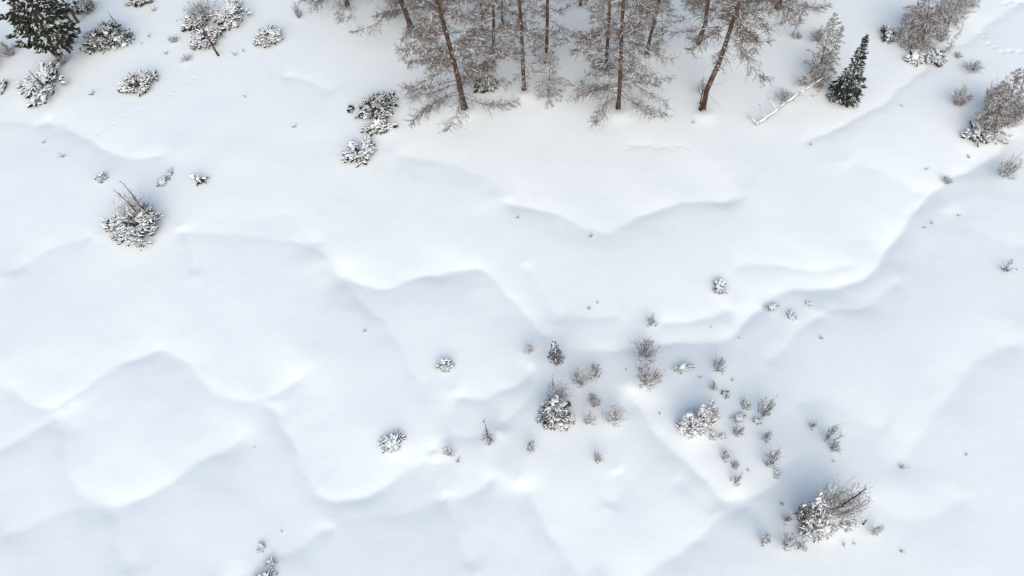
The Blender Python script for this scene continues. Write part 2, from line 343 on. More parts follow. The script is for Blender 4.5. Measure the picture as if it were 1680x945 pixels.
def conifer(seed, H, Rb, z0, mat, r0, dens=1., tl=.3, tw=.07, droop=.3, bare=.12, snowpads=0, ragged=.3, per=7, upper=1.0):
    rng = np.random.default_rng(seed); t = np.linspace(0, 1, 12)
    ax = np.stack([.03 * H * np.sin(t * 4 + seed) * t * .5, .02 * H * np.sin(t * 5) * t * .5, t * H - .15], 1)
    tr = MB(); tube(tr, ax, r0 * ((1 - t) ** .9 + .04), 'grey_bark', 7)
    br, fo = MB(), MB(); P, D, T = [], [], []; C = []; z = z0
    while z < H * .97:
        f = (z - z0) / (H - z0); reach = Rb * ((1 - f) ** upper * .96 + .05) * min(1, .75 + f * 2) * (1 - .12 * math.sin(f * 40))
        o = np.array([np.interp(z / H, t, ax[:, k]) for k in range(3)])
        for a in rng.random() * 6.28 + np.arange(per) * 6.28 / per + rng.normal(0, .25, per):
            L = reach * rng.uniform(1 - ragged, 1.12); el = -droop + .9 * f ** 1.5 + rng.normal(0, .1)
            d = np.array([math.cos(a) * math.cos(el), math.sin(a) * math.cos(el), math.sin(el)]); e = o + d * L
            bars(tr, o, e, max(.006, L * .012), .004, 'grey_bark')
            m = max(2, int(L / tl * 3.2)); s = bare + (1 - bare) * np.sqrt(rng.random(m)); hz = np.array([-math.sin(a), math.cos(a), 0])
            sg = rng.uniform(-1, 1, m); w = (1 - s) * L * .55 + .05
            pp = o + d * (L * s)[:, None] + hz * (sg * w)[:, None]; pp[:, 2] += rng.normal(0, .03, m) - np.abs(sg) * w * .2
            P.append(pp); D.append(d + hz * sg[:, None] * .9 + rng.normal(0, .22, (m, 3))); T.append(np.full(m, 1.05 - .55 * f))
            P.append(e[None] - d * tl * .3); D.append(d[None] + [[0, 0, .1]]); T.append(np.full(1, 1.1 - .55 * f))
            if rng.random() < snowpads: C.append(o + d * L * rng.uniform(.5, .95) + [0, 0, .03])
        z += rng.uniform(.7, 1.2) * (.22 + .25 * tl) / dens
    P, D, T = np.vstack(P), np.vstack(D), np.concatenate(T)
    top = ax[-1]; P = np.vstack([P, top - [0, 0, tl]]); D = np.vstack([D, [0, 0, 1.]]); T = np.append(T, .9)
    k = rng.uniform(.7, 1.25, len(P)) * T; tufts(fo, P, D, tl * k, tw * k, mat, rng, 5)
    if C: pads(fo, np.array(C), rng.uniform(.6, 1.3, len(C)) * tl * .55, rng.uniform(.5, 1, len(C)) * tl * .28, 'snow', rng)
    return [('trunk', tr.mesh('trunk')), ('foliage', fo.mesh('foliage'))]
def dwarf_pine(seed, Rr, Hh, nb, mat='heavy', tl=.26, tw=.07, hollow=0., arc=6.28):
    """low spreading pine pressed down by snow: arching boughs with upturned finger shoots"""
    rng = np.random.default_rng(seed); br, fo, sp = MB(), MB(), MB(); P, D, C = [], [], []
    lob = rng.random(3) * 6.28
    for b in range(nb):
        a = rng.random() * arc; lobe = .84 + .12 * math.sin(2 * a + lob[0]) + .12 * math.sin(3 * a + lob[1]) + .1 * math.sin(5 * a + lob[2]); reach = Rr * lobe * rng.uniform(max(.35, hollow), 1.0); hz = np.array([math.cos(a), math.sin(a), 0]); sd = np.array([-hz[1], hz[0], 0])
        top = Hh * rng.uniform(.5, 1.1) * (1 - .55 * (reach / Rr) ** 2); s = np.linspace(0, 1, 5)
        ln = np.outer(reach * s, hz) + np.stack([0 * s, 0 * s, top * np.sin(s * 1.9) - .12], 1)
        for k in range(4): bars(br, ln[k], ln[k + 1], .022 * (1 - k * .18), .018 * (1 - k * .18), 'grey_bark', 4)
        m = rng.integers(6, 11)
        ss = 1 - (rng.random(m) ** 1.2) * (.85 if hollow < .1 else .5 if hollow < .4 else .35); lat = rng.normal(0, .17, m) * (.5 + Rr * .3)
        c = np.stack([np.interp(ss, s, ln[:, k]) for k in range(3)], 1) + sd * lat[:, None]; c[:, 2] += rng.normal(.03, .05, m)
        az = lat * 1.7 + rng.normal(0, .75, m); el = rng.uniform(.05, .75, m)
        d = (np.cos(az)[:, None] * hz + np.sin(az)[:, None] * sd) * np.cos(el)[:, None]; d[:, 2] += np.sin(el)
        P.append(c); D.append(d)
        if rng.random() < .55: C.append(np.array([*(ln[3][:2] * rng.uniform(.7, 1.15)), ln[3][2] * rng.uniform(.6, 1.05)]))
    P, D = np.vstack(P), np.vstack(D); k = rng.uniform(.5, 1.35, len(P)); P[:, 2] = np.maximum(P[:, 2], .04)
    tufts(fo, P, D, tl * k, tw * k, mat, rng, 5)
    j = rng.random(len(P)) < .8; k2 = k[j]; U = P[j] - [0, 0, 1] * (tw * 1.9 * k2)[:, None]; U[:, :2] *= .97; tufts(fo, U, D[j] * [1.1, 1.1, .5], tl * k2 * .95, tw * k2 * .9, 'light', rng, 8)
    C = np.array(C); pads(fo, C, rng.uniform(.12, .24, len(C)) * (.7 + .2 * Rr), rng.uniform(.06, .12, len(C)), 'snow', rng)
    tube(br, [[0, 0, -.2], [0, 0, -.05], [0, 0, .06]], [.09, .08, .05], 'grey_bark', 7)
    return [('stems', br.mesh('stems', False)), ('foliage', fo.mesh('foliage'))]
def twig_bush(seed, Rr, Hh, ns, snow=.4, twig='twig', rad=.0075, nside=5, sub=3, lean=(0, 0)):
    rng = np.random.default_rng(seed); st, tw = MB(), MB()
    a = rng.random(ns) * 6.28; rr = rng.random(ns) ** .7 * rng.uniform(.75, 1.2, ns); b = np.stack([np.cos(a) * rr * Rr * .3, np.sin(a) * rr * Rr * .3, np.full(ns, -.1)], 1)
    tip = np.stack([np.cos(a) * rr * Rr + lean[0], np.sin(a) * rr * Rr + lean[1], Hh * rng.uniform(.3, 1.1, ns) * np.maximum(.25, 1 - .5 * rr)], 1)
    mid = b * .5 + tip * .5 + np.stack([np.cos(a) * .08 * Rr, np.sin(a) * .08 * Rr, .1 * Hh * np.ones(ns)], 1) + rng.normal(0, .04, (ns, 3))
    bars(st, b, mid, rad * 1.5, rad * 1.1, twig, 4); bars(st, mid, tip, rad * 1.1, rad * .6, twig, 4)
    k = rng.random(ns) < snow; bars(st, mid[k] + [0, 0, .012], tip[k] + [0, 0, .012], rad * 1.1, rad * .8, 'snow', 4)
    L = .2 * (Rr + Hh) * .6 + .05
    sprays(tw, b * .35 + mid * .65, mid, max(1, nside - 2), L, rng, -.15, rad * .8, snow, twig, sub); sprays(tw, mid, tip, nside, L, rng, -.1, rad * .8, snow, twig, sub)
    return [('stems', st.mesh('stems', False)), ('twigs', tw.mesh('twigs', False))]
def pole(seed, H, r0, stubs, bark='grey_bark'):
    rng = np.random.default_rng(seed); t = np.linspace(0, 1, 12); ax = np.stack([.04 * np.sin(t * 5 + seed) * H * .2, .03 * np.sin(t * 7) * H * .2, t * H - .2], 1)
    tr, br = MB(), MB(); tube(tr, ax, r0 * (1 - t * .75), bark, 6)
    z = rng.uniform(.2, 1, stubs); b = np.stack([np.interp(z, t, ax[:, k]) for k in range(3)], 1); a = rng.random(stubs) * 6.28
    d = np.stack([np.cos(a), np.sin(a), rng.uniform(-.2, .5, stubs)], 1); e = b + unit(d) * (rng.uniform(.1, .3, stubs) * H * .25 * (1.15 - z))[:, None]
    bars(br, b, e, r0 * .3, r0 * .12, 'twig'); sprays(br, b, e, 3, H * .05, rng, -.1, .007, .3, 'twig', 2)
    return [('trunk', tr.mesh('trunk')), ('crown', br.mesh('crown', False))]

# ------------------------------------------------------------------ placing
USED_LABELS = {}
def put(name, parts, loc, label, cat, group=None, rot=None, scale=(1, 1, 1)):
    """one thing: an Empty at its base and a mesh per part (meshes are shared between things of a kind)"""
    if len(parts) == 1: root = bpy.data.objects.new(name, parts[0][1])
    else: root = bpy.data.objects.new(name, None); root.empty_display_size = .2
    COL.objects.link(root); root['label'] = label; root['category'] = cat
    if group: root['group'] = group
    q = rot if rot is not None else Matrix.Identity(3)
    root.matrix_world = Matrix.Translation(Vector(loc)) @ q.to_4x4() @ Matrix.Diagonal((*scale, 1))
    if len(parts) > 1:
        for pn, me in parts:
            o = bpy.data.objects.new(pn, me); COL.objects.link(o); o.parent = root
    USED_LABELS.setdefault(label, []).append(name); return root
CACHE = {}
def variant(key, fn):
    if key not in CACHE: CACHE[key] = fn()
    return CACHE[key]
def tip_vec(base, px, py):                      # where a plumb-ish stem from base passes the photo point
    d = ray(px, py); t = base[1] / d[1]; return np.array([d[0] * t - base[0], 0, CAM_H + d[2] * t - base[2]])
def axis_rot(v, spin):
    return Vector((0, 0, 1)).rotation_difference(Vector(v).normalized()).to_matrix() @ Matrix.Rotation(spin, 3, 'Z')
PENDING = []                                    # things wait until every mound is known, so that they stand on the final ground
def later(fn, *a): PENDING.append((fn, a))

#@@TREES
LARCH_V = {
 'full':   lambda: larch(11, 24, .25, 1.8, 5.2, 1.8, .10, tw=.0135, nside=9, low=.95, sub=6, open_=.7),
 'full_b': lambda: larch(12, 23, .20, 1.8, 4.7, 1.6, .15, tw=.0125, nside=8, low=.95, sub=6, open_=.7),
 'thin':   lambda: larch(13, 23, .18, 2.2, 3.6, 1.3, .2, tw=.0125, nside=7, sub=5, open_=.7),
 'thin_b': lambda: larch(14, 22, .165, 1.8, 3.5, 1.25, .22, tw=.0125, nside=7, sub=5, open_=.7),
 'high':   lambda: larch(15, 25, .235, 7.6, 5.4, 1.9, .1, tw=.014, nside=9, kink=.35, dead=6, sub=5),
 'young':  lambda: larch(16, 7, .085, .5, 2.0, 3.2, .36, nside=5, tw=.012, wob=.05, bark='grey_bark', sub=4),
 'young_b':lambda: larch(17, 6, .07, .5, 1.8, 3.4, .34, nside=5, tw=.012, wob=.06, bark='grey_bark', sub=4),
 'tuft':   lambda: larch(19, 7, .085, 2.8, 1.9, 3.6, .22, nside=6, tw=.012, wob=.05, bark='grey_bark', sub=4),
 'wisp':   lambda: larch(18, 6, .085, 1.6, 1.0, 1.9, .3, nside=3, tw=.008, wob=.08, bark='grey_bark', sub=2),
}
def tree(kind, base, tip, label, full=None, cat='larch', name='larch_tree', group='bare larches along the forest edge', spin=None, wide=1., lean_y=0.):
    if kind in ('full', 'full_b', 'thin', 'thin_b', 'high'): p = flat(*base); MOUNDS.append((p[0] + .05, p[1] + .1, .5, -.14)); MOUNDS.append((p[0], p[1] - .5, .9, .16))
    def go():
        b = ground(*base); v = tip_vec(b, *tip); L = np.linalg.norm(v); v[1] += lean_y * L
        parts = variant(kind, LARCH_V[kind]); H = {'full': 24, 'full_b': 23, 'thin': 23, 'thin_b': 22, 'high': 25, 'young': 7, 'tuft': 7, 'young_b': 6, 'wisp': 6}[kind]
        k = (full or L) / H
        put(name, parts, b, label, cat, group, axis_rot(v, ((base[0] * .37 + base[1]) % 1.1 - .55 if kind[0] in 'ft' and kind != 'tuft' else (base[0] * .37 + base[1]) % 6.28) if spin is None else spin), (k * wide, k * wide, k))
    later(go)
def dims(bb):
    x0, y0, x1, y1 = bb; cx = (x0 + x1) / 2; cy = y0 + .6 * (y1 - y0); m = mpp(cx, cy); c = cosv(cx, cy); return cx, cy, (x1 - x0) * m, (y1 - y0) * m, c
DP_SIZES = [('a', .32, .28, 6), ('b', .6, .4, 12), ('c', 1.1, .6, 26), ('d', 1.9, .8, 60), ('e', 2.9, .95, 120)]
def dp(bb, label, mat='heavy', seed=0, flatter=1., group='snow-laden dwarf pines', hollow=0.):
    cx, cy, w, h, c = dims(bb); r = w / 2
    tag, R0, H0, nb = min(DP_SIZES, key=lambda q: abs(math.log(q[1] / r)))
    p = flat(cx, cy); MOUNDS.append((p[0], p[1], r * .9, .12 * r))
    def go():
        b = ground(cx, cy); parts = variant(('dp', tag, seed % 5, mat, hollow), lambda: dwarf_pine(100 + seed % 5 * 7 + nb, R0, H0, nb, mat, tl=.24 if nb < 20 else .33, tw=.05 if nb < 20 else .07, hollow=hollow))
        k = r / (R0 * .86 + .12); ky = np.clip((h - H0 * k * math.sqrt(1 - c * c) * .6) / 2 / c / (R0 * .86 + .12), .65 * k, 1.6 * k)
        put('dwarf_pine', parts, b, label, 'dwarf pine', group, Matrix.Identity(3) if hollow else Matrix.Rotation(0, 3, 'Z'), (k, float(ky), k * flatter))
    later(go)
TB = [('a', .3, .5, 13), ('b', .55, .8, 22), ('c', 1., 1.3, 44), ('d', 1.5, 1.9, 64)]
def tb(bb, label, twig='twig', snow=.4, seed=0, group='snow-dusted twig bushes', name='twig_bush', cat='bush'):
    cx, _, w, h, c = dims(bb); y0, y1 = bb[1], bb[3]; cy = y0 + .68 * (y1 - y0); r = w / 2
    tag, R0, H0, ns = min(TB, key=lambda q: abs(math.log(q[1] / r)))
    if r > .5: p = flat(cx, cy); MOUNDS.append((p[0], p[1], r * .8, .08 * r))
    def go():
        b = ground(cx, cy); top = tip_vec(b, cx, y0)[2]
        parts = variant(('tb', tag, seed % 3, twig, snow), lambda: twig_bush(200 + seed % 3 * 5 + ns, R0, H0, ns, snow, twig))
        put(name, parts, b, label, cat, group, Matrix.Rotation((bb[0] * .7) % 6.28, 3, 'Z'), (r / R0 * .95, r / R0 * .95, float(np.clip(top / H0 * .9, .5 * r / R0, 3 * r / R0))))
    later(go)
def sprig(px, py, w, label, seed=0, snow=.35, twig='twig', tall=1.):
    """a few bare stems poking out of the snow, too small in the photo for parts"""
    def go():
        b = ground(px, py + w * .25); r = w * mpp(px, py) / 2
        def mk():
            rng = np.random.default_rng(300 + seed); mb = MB(); n = 6 + seed % 3 * 2; a = rng.random(n) * 6.28; o = rng.normal(0, .12, (n, 3)); o[:, 2] = -.06
            e = o + np.stack([np.cos(a) * .8, np.sin(a) * .8, rng.uniform(.5, 1.3, n)], 1) * rng.uniform(.5, 1, n)[:, None]
            bars(mb, o, e, .035, .015, twig); sprays(mb, o, e, 4, .4, rng, -.1, .024, snow, twig, 1); return [('twigs', mb.mesh('twig_sprig', False))]
        put('twig_sprig', variant(('sp', seed % 4, snow, twig), mk), b, label, 'sprig', 'bare sprigs poking out of the snow', Matrix.Rotation(px % 6.28, 3, 'Z'), (r, r, r * tall))
    later(go)
def snowfir(base, tip, wpx, label, mat='heavy', seed=0, name='young_spruce', cat='spruce', group='young spruces', kind='s'):
    p = flat(*base); r = wpx * mpp(*base) / 2; MOUNDS.append((p[0], p[1], r, .1 * r))
    def go():
        b = ground(*base); v = tip_vec(b, *tip); H = np.linalg.norm(v)
        if kind == 's': key, H0, R0 = ('sf', seed % 3, mat), 3.0, 1.2; fn = lambda: conifer(400 + seed % 3, H0, R0, .12, mat, .05, 1.1, .26, .065, .25, .1, .25 if mat != 'light' else .05)
        put(name, variant(key, fn), b, label, cat, group, axis_rot(v, seed * 1.3), (r / R0, r / R0, H / H0))
    later(go)
def deadpole(base, tip, label, dia=.14, stubs=14, seed=0, bark='larch_bark'):
    def go():
        b = ground(*base); v = tip_vec(b, *tip); H = np.linalg.norm(v)
        put('dead_larch', pole(500 + seed, H, dia / 2, stubs, bark), b, label, 'dead tree', 'dead leaning stems', axis_rot(v, seed))
    later(go)

# ---- larches along the top
tree('full', (762,178), (720,0), 'stout brown larch nearest the open snow, its wide crown sweeping the ground', 24, spin=.3)
tree('full', (675,47), (660,5), 'broad larch with thick dark trunk left of the stout nearest larch', 24, spin=-.5)
tree('full_b', (570,10), (566,-20), 'outermost larch at the west end of the stand, trunk foot just in view', 22, spin=.5)
tree('thin', (860,147), (848,0), 'slender larch with a curved dark trunk, right of the stout nearest larch', 23, spin=.1)
tree('thin_b', (897,102), (894,0), 'straight dark larch standing just behind the small young larch', 23)
tree('young', (899,160), (906,78), 'small young larch with a thin stem in front of a straight dark trunk', cat='larch', wide=1.15)
tree('thin', (994,114), (1000,0), 'dark straight larch close behind the low-branched pale larch', 23)
tree('full_b', (1014,178), (1028,0), 'pale larch with low spreading branches and mossy trunk foot', 23, spin=-.3, wide=.92)
tree('thin_b', (1061,88), (1077,0), 'grey-barked larch leaning right at the back of the centre group', 22)
tree('high', (1146,72), (1163,0), 'reddish larch trunk standing behind the long bare leaning larch', 22)
tree('high', (1152,180), (1213,0), 'leaning larch with a long bare orange-brown trunk kinked at the foot', 25, spin=3.3)
tree('full', (1276,14), (1288,-30), 'bushy brown larch at the frame edge right of the leaning larch', 20, spin=.2, wide=1.2)
tree('thin_b', (810,87), (806,4), 'thin dark larch between the stout nearest larch and the slender curved one', 20)
tree('thin', (792,29), (789,0), 'larch trunk in the shade behind the thin dark larch', 20)
tree('thin_b', (953,9), (953,-20), 'farthest larch in the middle gap, only its trunk foot showing', 20)
tree('thin', (824,40), (822,0), 'thin shaded larch behind the slender curved larch', 17)
tree('full_b', (735,-12), (728,-60), 'larch rooted out of view behind the stout nearest larch, only its twigs showing', 20, spin=-.2)
tree('thin', (880,-14), (878,-60), 'larch rooted out of view behind the straight dark larch, only its twigs showing', 20)
tree('full_b', (1030,-18), (1033,-60), 'larch rooted out of view behind the grey-barked leaning larch, only its twigs showing', 20)
tree('thin_b', (620,-20), (615,-60), 'larch rooted out of view between the two western larches, only its twigs showing', 20)
tree('wisp', (117,37), (88,0), 'bare larch pole of a close pair, the more western of the two', 11, group='larch poles in the corner thicket')
tree('wisp', (128,37), (101,0), 'bare larch pole of a close pair, the more eastern of the two', 11, group='larch poles in the corner thicket')
tree('wisp', (81,39), (46,0), 'lone dark larch pole behind the green pine', 12, group='larch poles in the corner thicket')
# ---- right-hand young larches
YG = 'young larches on the right'
tree('tuft', (1300,60), (1323,0), 'small young larch standing alone, long bare stem below its tuft', group=YG, wide=.8)
tree('young', (1351,120), (1383,40), 'young grey larch beside the dark green spruce, head of the fallen trunk at its foot', group=YG)
tree('young_b', (1343,122), (1374,18), 'taller of two young larches at the head of the fallen trunk', group=YG, wide=.9)
for i, (b, t, l) in enumerate([((1490,74),(1508,8),'westernmost young larch of the big grey corner thicket'),
      ((1512,70),(1532,-30),'tall dense young larch in the heart of the grey corner thicket'),
      ((1534,52),(1560,-40),'young larch with snowy twigs on the east side of the corner thicket'),
      ((1556,40),(1590,-40),'easternmost young larch of the grey corner thicket'),
      ((1500,40),(1516,-40),'young larch at the back of the corner thicket, behind its tall dense one'),
      ((1596,10),(1615,-30),'brown young larch at the frame edge east of the corner thicket'),
      ((1474,62),(1488,22),'low young larch on the open west flank of the corner thicket'),
      ((1548,88),(1582,42),'wispy young larch beside the snowy pines in front of the corner thicket')]):
    tree('young' if i % 2 else 'young_b', b, t, l, group=YG, wide=1.0 if i != 7 else .55)
for i, (b, t, l, w) in enumerate([((1628,222),(1650,128),'leading young larch of the dense clump on the far right slope',.85),
      ((1645,195),(1672,108),'tallest young larch at the back of the far right clump',.8),
      ((1660,190),(1688,104),'dark young larch at the outer edge of the far right clump',.7),
      ((1612,212),(1636,140),'short young larch on the inner side of the far right clump',.75)]):
    tree('young_b' if i % 2 else 'young', b, t, l, group='young larches in the far right clump', wide=w)
# ---- conifers
def big_pine():
    b = ground(100, 103); v = tip_vec(b, 47, 0)
    put('pine_tree', conifer(41, 15, 2.75, 2.4, 'light', .2, .8, .5, .12, .05, .3, 0, .6, 7, .6), b, 'tall dark green pine leaning over the snowy shrubs, the only green giant', 'pine', None, axis_rot(v, 0))
    b = ground(-14, 112); put('pine_tree', conifer(42, 8, 1.6, 1.0, 'light', .12, .8, .42, .11, .05, .35, 0, .5, 6, .6), b, 'dark pine cut by the frame edge beside the tall green pine', 'pine', None, axis_rot((-.15, 0, 1), 1))
later(big_pine)
def spruce():
    b = ground(1385, 163); v = tip_vec(b, 1423, 52)
    put('spruce_tree', conifer(43, float(np.linalg.norm(v)), 1.4, .2, 'light', .1, 1.2, .36, .06, .3, .1, 0, .5, 7, 1.3), b, 'narrow dark green spruce beside the head of the fallen trunk', 'spruce', None, axis_rot(v, 0))
later(spruce)
tb((892,624,940,680), 'frosted brown brush crowning the lone snowy spruce', 'red_twig', .45, 1)
snowfir((914,684), (909,648), 64, 'lone snowy spruce with a frosted brown top, darkest of the middle bushes', 'medium', 0)
snowfir((1134,704), (1129,678), 44, 'big low snow-covered spruce above the diagonal bank', 'heavy', 1)
snowfir((1156,690), (1153,664), 34, 'snow-covered spruce at the back of the big low one', 'heavy', 2)
snowfir((1170,682), (1167,652), 24, 'narrow snowy spruce joined to the big low one', 'heavy', 0)
snowfir((1172,638), (1170,622), 12, 'tiny pointed snowy spruce uphill of the narrow one', 'heavy', 1)
snowfir((1340,848), (1347,808), 38, 'snowy spruce with a pointed top in the lower right thicket', 'heavy', 2)
snowfir((1322,848), (1319,826), 32, 'low snowy spruce on the left flank of the lower right thicket', 'medium', 1)
snowfir((1226,668), (1224,652), 14, 'tiny snowy spruce beside the bush with a slanting stick', 'heavy', 0)
snowfir((912,590), (908,556), 26, 'small dusky spruce between the drifts uphill of the lone snowy spruce', 'medium', 2)
# ---- dwarf pines
for i, (bb, l, m, hol) in enumerate([
 ((33,98,110,168), 'broad snowy dwarf pine at the foot of the tall green pine', 'heavy', 0),
 ((130,36,222,88), 'wide snowy dwarf pine right of the two larch poles', 'medium', 0),
 ((118,0,160,26), 'grey snowy dwarf pine behind the pair of larch poles', 'medium', 0),
 ((208,-8,252,13), 'white dwarf pine cut by the frame above the corner shrubs', 'heavy', 0),
 ((197,116,257,158), 'ring-shaped snowy dwarf pine with a dead spike in it', 'heavy', .55),
 ((345,-4,412,48), 'tall rounded dwarf pine with thick snow beside the brown bush', 'heavy', 0),
 ((298,22,345,54), 'low white dwarf pine under the brown bush', 'heavy', 0),
 ((310,44,368,82), 'pale dusted dwarf pine crossed by the slanting dead pole', 'heavy', .4),
 ((415,40,471,79), 'round isolated snow-capped dwarf pine like a cushion', 'heavy', 0),
 ((582,146,657,207), 'dark green dwarf pine with snow tufts left of the stout larch', 'medium', 0),
 ((594,196,645,226), 'lower white lobe of pine below the dark green dwarf pine', 'heavy', 0),
 ((562,218,619,271), 'white star-shaped dwarf pine below the dark green one', 'heavy', .3),
 ((776,122,824,158), 'dusky dwarf pine beside the stout larch trunk', 'medium', 0),
 ((788,96,816,118), 'snowy dwarf pine hummock in the shade of the larch stand', 'medium', 0),
 ((165,330,282,401), 'largest dwarf pine, a snowy cushion with two dead stems rising from it', 'heavy', .35),
 ((155,281,181,300), 'small tight dwarf pine up the slope from the two dead stems', 'heavy', 0),
 ((257,284,278,309), 'small white dwarf pine near the snow-capped stump', 'heavy', 0),
 ((272,276,286,288), 'tiny pine tuft touching the white dwarf pine near the stump', 'heavy', 0),
 ((-14,128,14,157), 'snowy dwarf pine cut by the frame edge under the corner pines', 'heavy', 0),
 ((1168,452,1197,486), 'white oval dwarf pine alone on the upper drift', 'heavy', 0),
 ((715,585,749,610), 'crescent-shaped snowy dwarf pine on the smooth middle drift', 'heavy', .5),
 ((623,702,666,747), 'star-shaped dwarf pine with white lobes above the curved bank', 'heavy', .3),
 ((1105,597,1136,612), 'short row of snowy pine tufts between two twig bushes', 'heavy', 0),
 ((1181,634,1197,655), 'thin snowy pine tuft beside the tiny pointed spruce', 'medium', 0),
 ((1160,705,1177,722), 'small snowy pine tuft right of the big low spruce', 'heavy', 0),
 ((1179,708,1192,722), 'tiny round pine tuft next to the brown bush', 'heavy', 0),
 ((1200,674,1226,696), 'flat snowy pine patch above the brown bush', 'heavy', 0),
 ((1215,655,1232,672), 'small pine tuft left of the bush with a slanting stick', 'heavy', 0),
 ((1232,680,1252,698), 'snow-loaded pine skirt below the bush with a slanting stick', 'heavy', 0),
 ((1265,768,1281,784), 'tiny snowy pine tuft at the foot of the tall grey bush', 'heavy', 0),
 ((1113,666,1166,721), 'spreading white pine wrapped round the big low spruce', 'heavy', 0),
 ((1306,830,1358,885), 'large snowy dwarf pine at the base of the lower right thicket', 'heavy', 0),
 ((1344,856,1372,884), 'white drooping pine bough in front of the lower right thicket', 'heavy', 0),
 ((1374,850,1400,873), 'snow-covered pine tuft under the leaning dead larch', 'heavy', 0),
 ((420,890,436,906), 'tiny dwarf pine above the one at the bottom edge', 'heavy', 0),
 ((432,912,459,934), 'snowy dwarf pine near the bottom edge of the field', 'heavy', 0),
 ((415,932,455,962), 'dwarf pine cut by the bottom edge of the photo', 'heavy', 0),
 ((1486,80,1518,110), 'snow-laden dwarf pine in front of the grey corner thicket', 'heavy', 0),
 ((1516,78,1552,110), 'second snowy dwarf pine in front of the corner thicket, nearer the open slope', 'heavy', 0),
 ((1443,40,1474,74), 'greenish dwarf pine on the west side of the corner thicket', 'medium', 0),
 ((1582,196,1630,242), 'snowy dwarf pine at the foot of the far right clump', 'heavy', 0),
 ((1255,496,1280,512), 'low snowy pine tuft under the long curved bank', 'heavy', 0),
 ((1290,508,1308,524), 'small snowy pine tuft below the long curved bank', 'heavy', 0),
 ((1320,490,1332,504), 'tiny pine tuft farthest along the long curved bank', 'heavy', 0),
 ((568,172,582,186), 'small dark pine tuft left of the dark green dwarf pine', 'light', 0)]):
    dp(bb, l, m, i, hollow=hol)
